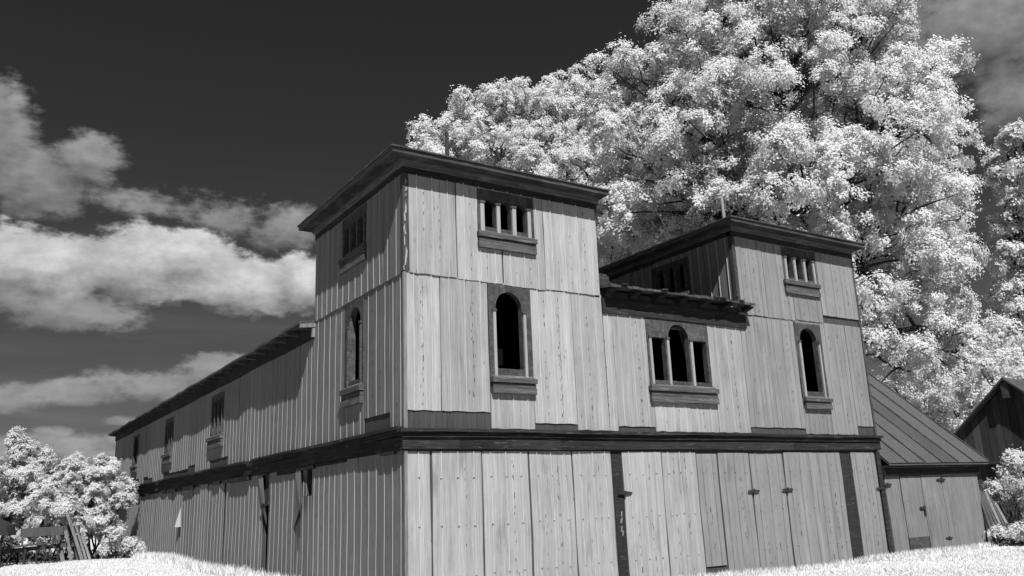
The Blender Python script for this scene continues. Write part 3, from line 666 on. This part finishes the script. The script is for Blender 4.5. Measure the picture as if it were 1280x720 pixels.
# ---------------------------------------------------------------- small dark barn at the far right
ba = at(1258, 475, 41)
bx, by, bz = ba
sb = thing('small_barn', 'small dark weathered gabled barn with a square opening beyond the lean-to shed', 'barn', (bx+4, by, G))
hw = 2.75; ez2 = bz-2.35
def XG(u, v, w): return (bx-w, by-u, v)         # gable wall faces the yard (-x); u runs to the right
M = MB(); nb = 17; us = np.linspace(-hw, hw, nb+1); op = (.55, 1.55, .62, 1.85)
for k in range(nb):
    a, b_ = us[k]+.008, us[k+1]-.008; top = lambda u: bz-.12-(abs(u)/hw)*(bz-.12-ez2)
    w = random.uniform(0, .02); segs = [(1.0, None)]
    if a < op[1] and b_ > op[0]: segs = [(1.0, op[2]), (op[3], None)]
    for (z0, z1) in segs:
        t0, t1 = (top(a), top(b_)) if z1 is None else (z1, z1)
        M.hexa([XG(a, z0, w), XG(b_, z0, w), XG(b_, z0, w-.04), XG(a, z0, w-.04), XG(a, t0, w), XG(b_, t1, w), XG(b_, t1, w-.04), XG(a, t0, w-.04)])
    if not (a < 1.3 and b_ > .2):
        M.hexa([XG(a, G-.1, w-.12), XG(b_, G-.1, w-.12), XG(b_, G-.1, w-.16), XG(a, G-.1, w-.16), XG(a, .93, w-.12), XG(b_, .93, w-.12), XG(b_, .93, w-.16), XG(a, .93, w-.16)])
M.build('gable_wall', M_OLDB, sb)
M = MB(); M.wbox(XG, -hw-.02, hw+.02, .90, 1.0, -.16, .05); M.wbox(XG, op[0]-.12, op[0], op[2]-.1, op[3]+.1, .022, .05); M.wbox(XG, op[1], op[1]+.12, op[2]-.1, op[3]+.1, .022, .05); M.build('trim_board', M_SURR, sb)
M = MB(); M.box(bx+.25, bx+9, by-hw, by-hw+.06, G-.1, ez2); M.box(bx+.25, bx+9, by+hw-.06, by+hw, G-.1, ez2); M.box(bx+8.9, bx+9, by-hw, by+hw, G-.1, ez2); M.box(bx+2.0, bx+2.06, by-hw, by+hw, G, bz-1.2)
M.build('side_wall', M_OLDB, sb)
M = MB(); sl2 = (bz-ez2)/hw
for sg in (-1, 1):
    e2 = hw+.35
    slab(M, [(bx-.35, by, bz), (bx+9.3, by, bz), (bx+9.3, by+sg*e2, bz-e2*sl2), (bx-.35, by+sg*e2, bz-e2*sl2)], .09)
M.build('roof', M_SHING, sb)
M = MB(); M.wbox(XG, -.14, .14, bz-.75, bz-.12, .05, .30); M.build('ridge_beam', M_SURR, sb)
# ---------------------------------------------------------------- foliage
def unit(n):
    v = rng.normal(size=(n, 3)); return v/np.linalg.norm(v, axis=1, keepdims=True)
def leaf_mesh(name, cen, nor, size, mat, parent, aspect=1.5, drop=None):
    """many small kite-shaped leaves, one mesh"""
    n = len(cen); a = unit(n); x = np.cross(nor, a); x /= np.linalg.norm(x, axis=1, keepdims=True)+1e-9
    if drop is not None:
        x = x+drop; x -= nor*np.sum(x*nor, 1, keepdims=True); x /= np.linalg.norm(x, axis=1, keepdims=True)+1e-9
    y = np.cross(nor, x); s = size[:, None]
    fold = nor*s*.18
    V = np.empty((n, 4, 3)); V[:, 0] = cen-x*s*aspect*.5; V[:, 1] = cen+y*s*.5+fold; V[:, 2] = cen+x*s*aspect*.5; V[:, 3] = cen-y*s*.5+fold
    me = bpy.data.meshes.new(name); me.vertices.add(n*4); me.vertices.foreach_set('co', V.astype(np.float32).ravel())
    me.loops.add(n*4); me.loops.foreach_set('vertex_index', np.arange(n*4, dtype=np.int32))
    me.polygons.add(n); me.polygons.foreach_set('loop_start', np.arange(0, n*4, 4, dtype=np.int32)); me.polygons.foreach_set('loop_total', np.full(n, 4, np.int32))
    me.update(calc_edges=True); me.materials.append(mat)
    o = bpy.data.objects.new(name, me); COL.objects.link(o)
    if parent is not None: o.parent = parent; o.matrix_parent_inverse = Matrix.Translation(parent.location).inverted()
    return o
def puffs_on(lobes, dens, rmin, rmax, up=.35):
    """leaf masses spread over the shell of each lobe (centre, radius)"""
    C_, R_, L_ = [], [], []
    for li, (c, r) in enumerate(lobes):
        n = max(6, int(dens*r*r)); d = unit(n*2); d[:, 2] += up*.6; d /= np.linalg.norm(d, axis=1, keepdims=True)
        d = d[:n]; rr = np.minimum(rng.uniform(rmin, rmax, n), .6*r)
        sc = rng.uniform(.62, 1.02, n)[:, None]
        cc_ = np.array(c)+d*(r*sc-rr[:, None]*.35)*np.array([1, 1, .92])
        C_.append(cc_); R_.append(rr); L_.append(np.full(n, li))
    return np.vstack(C_), np.concatenate(R_), np.concatenate(L_)
def leaves_on(C_, R_, per_m2, size, flat=.8, up=.30, spray=.30):
    """each leaf mass is built of twig sprays: small tilted tufts of leaves at uneven depths"""
    ns = np.maximum(6, (rng.uniform(.7, 1.3, len(R_))*13*R_*R_/(spray*spray)*.09).astype(int)); si = np.repeat(np.arange(len(R_)), ns); m_ = len(si)
    d = unit(m_); d[:, 2] = np.where(d[:, 2] < -.3, d[:, 2]*.5, d[:, 2])+up*.35; d /= np.linalg.norm(d, axis=1, keepdims=True)
    sq = unit(len(R_))*.35+1.0                      # every mass has its own uneven stretch
    sc = C_[si]+d*R_[si][:, None]*rng.uniform(.45, 1.2, m_)[:, None]*sq[si]*np.array([1, 1, flat])
    sr = spray*rng.uniform(.55, 1.4, m_)
    k = np.maximum(5, (per_m2*sr*sr*rng.uniform(.6, 1.4, m_)).astype(int)); li = np.repeat(np.arange(m_), k); n = len(li)
    tilt = d+unit(m_)*.6+np.array([0, 0, .45]); tilt /= np.linalg.norm(tilt, axis=1, keepdims=True)
    o = rng.normal(size=(n, 3))*.55; tz = tilt[li]
    o -= tz*np.sum(o*tz, 1, keepdims=True)*.55      # flattened tufts
    p = sc[li]+o*sr[li][:, None]
    nor = tz*1.0+o*.35+unit(n)*.32+np.array([0, -.2, .1]); nor /= np.linalg.norm(nor, axis=1, keepdims=True)
    return p, nor, size*rng.uniform(.5, 1.5, n)
def limb(M, a, b, r0, r1, wig=.08, n=6, sag=0.0):
    a = np.array(a, float); b = np.array(b, float); L = np.linalg.norm(b-a); pts = []
    for k in range(n+1):
        f = k/n; p = a+(b-a)*f; p = p+rng.normal(size=3)*wig*L*.5*math.sin(math.pi*f); p[2] += sag*L*math.sin(math.pi*f); pts.append(p)
    M.tube(pts, [r0+(r1-r0)*k/n for k in range(n+1)], 7); return pts
def tree(name, label, base, lobes, trunk_r, fork, dens=1.9, rmin=.7, rmax=1.5, per_m2=300, leaf=.17, mat=M_LEAF, group=None, twigs=.5, up=.35, inner=True):
    base = np.array(base, float); t_ = thing(name, label, 'tree', tuple(base), group)
    C_, R_, L_ = puffs_on(lobes, dens, rmin, rmax, up)
    p, nor, s = leaves_on(C_, R_, per_m2, leaf)
    leaf_mesh('crown', p, nor, s, mat, t_); print(label, len(p))
    M = MB(); top = np.array(fork, float); tp = limb(M, base-np.array([0, 0, .3]), top, trunk_r, trunk_r*.72, .03, 8)
    M.build('trunk', M_BARK, t_, smooth=True)
    M = MB(); B = MB()
    for li, (c, r) in enumerate(lobes):
        c = np.array(c); f = rng.uniform(.55, 1.0); st = base+(top-base)*f if c[2] < top[2]+2 else top
        r0 = trunk_r*rng.uniform(.28, .45); pts = limb(M, st, c, r0, r0*.35, .07, 7, .04)
        ids = np.where(L_ == li)[0]
        for i in ids:
            if rng.random() < twigs:
                a = pts[rng.integers(3, 8)]; e_ = C_[i]+(C_[i]-c)*.05
                limb(B, a, e_, r0*.22+.02, .018, .10, 5, .03)
    M.build('limb', M_BARK, t_, smooth=True); B.build('twig', M_BARK, t_, smooth=True)
    return t_
def LB(px, py, rpx, d): return (at(px, py, d), rpx/F_PX*d)
# great maple behind the towers
mlobes = [LB(900, 35, 85, 45), LB(1000, 5, 95, 46), LB(1075, 60, 80, 45), LB(815, 115, 72, 44), LB(890, 150, 95, 42), LB(985, 130, 95, 42), LB(1095, 150, 85, 43), LB(1145, 150, 58, 45),
          LB(765, 190, 62, 44), LB(830, 235, 80, 42), LB(930, 240, 70, 41), LB(1060, 240, 90, 42), LB(1135, 255, 70, 44), LB(1160, 325, 50, 45), LB(1095, 340, 85, 42), LB(1145, 410, 75, 43), LB(1195, 440, 55, 46),
          LB(1000, 240, 72, 38), LB(1120, 460, 55, 41), LB(770, 290, 60, 43), LB(860, 290, 60, 43), LB(1100, -20, 60, 47), LB(1150, 90, 45, 47),
          LB(950, -70, 100, 47), LB(980, 150, 110, 50), LB(1080, 300, 100, 50), LB(860, 200, 100, 50), LB(1232, 465, 42, 50), LB(1160, 520, 40, 45), LB(725, 265, 50, 47), LB(770, 340, 50, 47), LB(700, 225, 45, 48), LB(830, 340, 60, 47), LB(760, 240, 55, 46), LB(1120, 200, 90, 49), LB(930, 60, 100, 50), LB(1040, 130, 100, 49), LB(862, 155, 55, 40.5), LB(842, 215, 50, 40), LB(960, 180, 55, 40.5), LB(1000, 320, 60, 40), LB(905, 265, 45, 39.5), LB(950, 30, 62, 43), LB(990, 65, 60, 42.5), LB(1010, -15, 60, 44)]
mt_base = np.array([23.5, 11.5, G]); mt_base[2] = G
tree('maple_tree', 'huge white glowing maple towering behind the barn and filling the upper right', mt_base, mlobes, .75, at(985, 330, 44), dens=2.5, rmin=.5, rmax=1.25, per_m2=1050, leaf=.072)
# second, lower crown to its left
l2 = [LB(555, 180, 40, 56), LB(600, 155, 48, 57), LB(650, 150, 52, 57), LB(705, 150, 52, 57), LB(620, 190, 50, 54), LB(680, 195, 55, 54), LB(730, 170, 60, 57), LB(740, 215, 60, 55), LB(545, 200, 28, 54), LB(660, 240, 70, 58), LB(735, 130, 40, 58), LB(580, 190, 40, 58), LB(640, 175, 55, 59), LB(690, 125, 30, 58), LB(625, 130, 26, 57), LB(530, 195, 18, 55)]
tree('maple_tree', 'lower round white maple crown showing above the left tower roof', (20.0, 28.5, G), l2, .5, at(665, 300, 57), dens=3.2, rmin=.5, rmax=1.2, per_m2=850, leaf=.086)
# slim tree at the right edge
l3 = [LB(1268, 190, 24, 62), LB(1250, 218, 16, 62), LB(1288, 225, 36, 62), LB(1266, 265, 26, 62), LB(1295, 290, 42, 62), LB(1268, 325, 26, 61), LB(1300, 360, 45, 62), LB(1272, 385, 30, 61), LB(1320, 250, 60, 63), LB(1315, 180, 40, 63), LB(1300, 430, 50, 62), LB(1260, 430, 30, 62), LB(1282, 240, 30, 63), LB(1288, 310, 36, 63), LB(1292, 370, 40, 63), LB(1268, 168, 12, 62), LB(1282, 172, 10, 62), LB(1258, 180, 9, 62)]
b3 = at(1278, 500, 62); b3[2] = G
tree('poplar_tree', 'slimmer grey toned tree standing alone at the right edge beyond the maple', b3, l3, .35, at(1275, 330, 62), dens=2.0, rmin=.6, rmax=1.2, per_m2=560, leaf=.105, mat=M_LEAF3, up=.5)
# lower trees closing the gap behind the small barn
l4 = [LB(1130, 520, 40, 56), LB(1180, 500, 45, 57), LB(1230, 480, 45, 58), LB(1275, 470, 50, 58), LB(1180, 550, 40, 56), LB(1110, 560, 40, 58), LB(1240, 535, 45, 60), LB(1310, 520, 60, 60), LB(1200, 590, 50, 60), LB(1280, 590, 60, 62)]
b4 = at(1215, 600, 58); b4[2] = G
tree('hedge_tree', 'low spreading white tree filling the gap behind the lean-to roof', b4, l4, .3, at(1215, 545, 58), dens=1.7, rmin=.7, rmax=1.4, per_m2=620, leaf=.105, mat=M_LEAF3)
# ---------------------------------------------------------------- shrubs
def shrub(name, label, base, lobes, per_m2, leaf, dens, rmin, rmax, aspect=2.6, mat=M_LEAF2, cat='shrub', drop=None, stems=14):
    base = np.array(base, float); t_ = thing(name, label, cat, tuple(base))
    C_, R_, L_ = puffs_on(lobes, dens, rmin, rmax, .3); p, nor, s = leaves_on(C_, R_, per_m2, leaf, flat=.8, spray=.15)
    keep = p[:, 2] > G+.02
    leaf_mesh('foliage', p[keep], nor[keep], s[keep], mat, t_, aspect, drop)
    M = MB()
    for k in range(stems):
        i = rng.integers(0, len(C_)); limb(M, base+np.array([rng.normal()*.35, rng.normal()*.35, -.1]), C_[i], .045, .012, .08, 6, .05)
    M.build('stem', M_TWIG, t_, smooth=True); return t_
dv = np.array([0, 0, -.8])
b = at(105, 690, 45); b[2] = G
shrub('sumac_bush', 'broad white sumac bush with drooping leaves beside the far end of the barn', b, [LB(95, 610, 34, 45), LB(130, 607, 28, 46), LB(70, 622, 34, 45), LB(118, 640, 28, 46), LB(145, 625, 20, 47), LB(85, 650, 26, 46), LB(135, 655, 14, 47), LB(155, 612, 12, 46), LB(105, 625, 40, 47), LB(60, 640, 34, 47), LB(110, 665, 24, 46.5), LB(80, 598, 18, 46), LB(50, 665, 26, 47), LB(62, 635, 24, 44.5), LB(92, 640, 22, 44.5), LB(122, 648, 22, 44.5), LB(140, 638, 18, 45), LB(155, 625, 12, 45), LB(100, 590, 20, 46), LB(128, 590, 18, 46), LB(108, 662, 14, 44)], 3000, .046, 12, .2, .5, 2.8, drop=dv, stems=26)
b = at(25, 690, 47); b[2] = G
shrub('sumac_bush', 'taller white bush with a feathery upright tip at the left edge', b, [LB(27, 560, 5, 47), LB(21, 541, 3, 47), LB(23, 549, 4, 47), LB(32, 550, 3.5, 47), LB(41, 558, 3, 47), LB(15, 553, 3, 47), LB(18, 564, 5, 47), LB(25, 572, 8, 47), LB(46, 590, 9, 47), LB(36, 578, 7, 47), LB(50, 580, 7, 47), LB(25, 592, 17, 47), LB(5, 610, 34, 47), LB(40, 615, 30, 47), LB(15, 645, 34, 47), LB(-20, 620, 40, 48), LB(58, 566, 3.5, 47), LB(62, 574, 4, 47), LB(6, 602, 15, 47), LB(0, 670, 30, 48), LB(30, 670, 26, 48), LB(-30, 660, 40, 49), LB(48, 600, 18, 47)], 3000, .044, 12, .18, .45, 2.6, drop=dv*.3, stems=30)
b = at(40, 686, 45.5); b[2] = G
shrub('weed_clump', 'tangled grey weeds growing up behind and under the derelict cart', b, [LB(10, 678, 14, 45.5), LB(35, 676, 14, 45.5), LB(60, 676, 14, 45.5), LB(78, 680, 12, 45), LB(-12, 676, 16, 46)], 1500, .045, 10, .15, .35, 3.0, mat=M_LEAF3, stems=24)
b = at(152, 688, 44); b[2] = G
shrub('weed_clump', 'small leafy weed clump at the foot of the barn wall beside the sumac', b, [LB(145, 672, 13, 44), LB(160, 680, 9, 44), LB(135, 682, 8, 44), LB(168, 685, 6, 44)], 2600, .042, 12, .15, .3, 2.2, stems=14)
b = at(1262, 668, 35); b[2] = G
shrub('sapling', 'white leaved sapling in front of the small dark barn at the right edge', b, [LB(1276, 578, 11, 35), LB(1268, 612, 15, 35), LB(1286, 600, 20, 35), LB(1280, 635, 20, 35), LB(1250, 618, 8, 35), LB(1295, 630, 30, 36), LB(1268, 655, 14, 35), LB(1240, 608, 4, 34.5), LB(1256, 590, 5, 35), LB(1262, 572, 4, 35)], 1500, .05, 9, .10, .26, 2.4, stems=18)
b = at(1252, 676, 33); b[2] = G
shrub('weed_clump', 'low bright weeds at the foot of the leaning planks', b, [LB(1248, 668, 6, 33), LB(1268, 670, 8, 33), LB(1285, 668, 12, 33)], 2600, .04, 14, .1, .22, 2.0, stems=10)
# ---------------------------------------------------------------- dark leaning planks by the shed (pallet)
pal = thing('wooden_pallet', 'dark slatted pallet leaning against the right end of the lean-to shed', 'pallet', tuple(at(1255, 669, 33.2)))
for k in range(6):                              # slats run from the shed wall down to the grass
    a = at(1243+5.2*k, 669-.8*k, 33.0+.25*k); b_ = at(1222+3.4*k, 612+1.5*k, 33.4+.25*k); a[2] = ground_h(a[0], a[1])-.02
    M = MB(); M.bar(a, b_, .10, .035, up=(-CF[0], -CF[1]-.5, .6)); M.build('slat', M_GREYB if k in (3, 5) else M_OLDB, pal)
for f in (.2, .75):
    p = at(1243, 669, 33.1)*(1-f)+at(1222, 612, 33.5)*f; q_ = at(1269, 665, 34.4)*(1-f)+at(1239, 619.5, 34.8)*f
    M = MB(); M.bar(p+CF*.08, q_+CF*.08, .09, .06); M.build('runner', M_OLDB, pal)
# ---------------------------------------------------------------- old farm cart on the left and a stack of boards
cb = at(38, 692, 42.5); cb[2] = G
cart = thing('farm_cart', 'derelict dark wooden farm cart with spindly running gear in the weeds', 'cart', tuple(cb))
ux = np.array([CR[0], CR[1], 0]); ux /= np.linalg.norm(ux); uy = np.array([-ux[1], ux[0], 0]); uz = np.array([0, 0, 1.])
def L3(x, y, z): return cb+ux*x+uy*y+uz*z
px = 42.5/F_PX                                  # metres per photo pixel here
M = MB(); M.bar(L3(-2.1, -.4, .62), L3(1.7, -.4, .86), .14, .16); M.bar(L3(-2.1, .5, .62), L3(1.7, .5, .86), .14, .16); M.bar(L3(-2.6, -.1, .42), L3(-.2, 0, .75), .10, .10)
M.bar(L3(-1.2, -.7, .66), L3(-1.2, .8, .66), .12, .14); M.bar(L3(.9, -.7, .80), L3(.9, .8, .80), .12, .14)
M.build('frame', M_OLDB, cart)
M = MB()
for k in range(6): M.bar(L3(-1.0, -.6+k*.23, .85), L3(1.5, -.6+k*.23, .98), .19, .05)
M.build('bed', M_OLDB, cart)
M = MB(); M.bar(L3(-.1, -.7, 1.42), L3(1.65, -.7, 1.46), .05, .36); M.bar(L3(-.1, .7, 1.42), L3(1.65, .7, 1.46), .05, .36); M.bar(L3(.0, -.7, .9), L3(.0, -.7, 1.5), .07, .07); M.bar(L3(1.5, -.7, .95), L3(1.5, -.7, 1.55), .07, .07)
M.build('side_board', M_OLDB, cart)
def wheel(x, y, r):
    M = MB(); c = L3(x, y, r-.05); n = 28
    ring = [c+ux*r*math.cos(2*math.pi*k/n)+uz*r*math.sin(2*math.pi*k/n) for k in range(n+1)]; M.tube(ring, [.045]*(n+1), 6)
    w_ = M.build('wheel', M_IRON, cart)
    M = MB()
    for k in range(10):
        a = 2*math.pi*k/10; M.bar(c+ux*.05*math.cos(a)+uz*.05*math.sin(a), c+ux*r*math.cos(a)+uz*r*math.sin(a), .04, .04, up=(0, 1, .1))
    M.tube([c-uy*.14, c+uy*.14], [.09, .09], 10); M.build('spokes', M_IRON, w_)
wheel(1.05, -.62, .46); wheel(1.05, .75, .46); wheel(-1.3, -.62, .38); wheel(-1.3, .75, .38)
M = MB(); M.bar(L3(-.45, -.5, .75), L3(-.75, -.5, .0), .06, .06); M.bar(L3(.1, -.55, .8), L3(.05, -.55, -.05), .09, .09); M.bar(L3(.6, -.5, .55), L3(1.3, -.5, .25), .10, .10); M.build('prop_leg', M_IRON, cart)
# tall dark iron rake standing at the very left
hb = at(2, 690, 42); hb[2] = G
hr = thing('iron_seat_post', 'dark iron seat on a bent post at the left edge behind the cart', 'implement', tuple(hb))
M = MB(); M.tube([hb, hb+uz*.6-ux*.1, hb+uz*1.2-ux*.05, hb+uz*1.45+ux*.0], [.06, .06, .055, .05], 8); M.build('post', M_IRON, hr)
M = MB(); M.hexa([hb+uz*1.38+ux*-.4-uy*.3, hb+uz*1.34+ux*.38-uy*.3, hb+uz*1.34+ux*.38+uy*.3, hb+uz*1.38+ux*-.4+uy*.3, hb+uz*2.05-ux*.4-uy*.3, hb+uz*1.75+ux*.25-uy*.3, hb+uz*1.75+ux*.25+uy*.3, hb+uz*2.05-ux*.4+uy*.3]); M.build('seat', M_IRON, hr)
# leaning boards, each one a thing
kinds = [('broad silvered board with a split foot, leftmost of the leaning boards', 80, 691, 72, 668, .16), ('pale short board leaning at the left of the board stack', 90, 692, 82, 663, .14), ('long pale board reaching highest in the leaning stack', 104, 694, 84, 642, .13),
         ('narrow grey board just right of the longest leaning board', 109, 693, 93, 652, .09), ('dark edged board leaning steeply over the others', 99, 691, 87, 650, .11), ('low slanting board at the right foot of the stack', 114, 692, 101, 666, .10)]
for i, (lab, x0_, y0_, x1_, y1_, w_) in enumerate(kinds):
    d0 = 41.3+.18*i; a = at(x0_, y0_, d0); a[2] = ground_h(a[0], a[1])-.03; b_ = at(x1_, y1_, d0+.5)
    M = MB(); nrm = (-CF[0]+.5*(i-2.5)*.3, -CF[1], .2); mid = (a+b_)/2+np.array([.02, 0, -.03]); M.bar(a, mid, w_, .04, up=nrm); M.bar(mid, b_, w_*.9, .04, up=nrm); o = M.build('leaning_board', M_GREYB if i != 4 else M_OLDB)
    o['label'] = lab; o['category'] = 'board'; o['group'] = 'boards leaning in a stack beside the cart'
# ---------------------------------------------------------------- grass
def grass_patch(poly_fn, box, n, h0, h1):
    x = rng.uniform(box[0], box[1], n); y = rng.uniform(box[2], box[3], n); k = poly_fn(x, y); x, y = x[k], y[k]
    return x, y, rng.uniform(h0, h1, len(x))
inside = lambda x, y: ((x > -.03) & (x < BW+.05) & (y > -.03) & (y < BL)) | ((x >= BW) & (x < SX1+.03) & (y > -.03) & (y < 9))
parts = [grass_patch(lambda x, y: ~inside(x, y), (3, 34, -9, 6), 130000, .025, .07), grass_patch(lambda x, y: ~inside(x, y), (-12, .2, 7, 52), 120000, .025, .07),
         grass_patch(lambda x, y: ~inside(x, y), (3, 22, -.5, -.02), 6000, .06, .20), grass_patch(lambda x, y: ~inside(x, y), (-.8, -.03, 6, 40), 9000, .10, .36),
         grass_patch(lambda x, y: (np.sin(x*1.7)+np.sin(y*1.3+x) > .9), (4, 30, -3, 0), 7000, .08, .16), grass_patch(lambda x, y: y > 34, (-9, 0, 34, 44), 16000, .15, .45), grass_patch(lambda x, y: x > 21.4, (21.4, 34, -1, 4), 8000, .10, .28)]
gx = np.concatenate([p[0] for p in parts]); gy = np.concatenate([p[1] for p in parts]); gh = np.concatenate([p[2] for p in parts])
n = len(gx); gz = ground_h(gx, gy)-.01; ang = rng.uniform(0, 2*np.pi, n); wd = rng.uniform(.010, .022, n)
lean = rng.normal(size=(n, 2))*gh[:, None]*.35
V = np.empty((n, 3, 3)); V[:, 0] = np.stack([gx-np.cos(ang)*wd, gy-np.sin(ang)*wd, gz], 1); V[:, 1] = np.stack([gx+np.cos(ang)*wd, gy+np.sin(ang)*wd, gz], 1); V[:, 2] = np.stack([gx+lean[:, 0], gy+lean[:, 1], gz+gh], 1)
me = bpy.data.meshes.new('grass'); me.vertices.add(n*3); me.vertices.foreach_set('co', V.astype(np.float32).ravel()); me.loops.add(n*3); me.loops.foreach_set('vertex_index', np.arange(n*3, dtype=np.int32))
me.polygons.add(n); me.polygons.foreach_set('loop_start', np.arange(0, n*3, 3, dtype=np.int32)); me.polygons.foreach_set('loop_total', np.full(n, 3, np.int32)); me.update(calc_edges=True); me.materials.append(M_GRASS)
go = bpy.data.objects.new('grass', me); COL.objects.link(go); go['kind'] = 'stuff'; go['label'] = 'bright white mown grass around the barn'; go['category'] = 'grass'
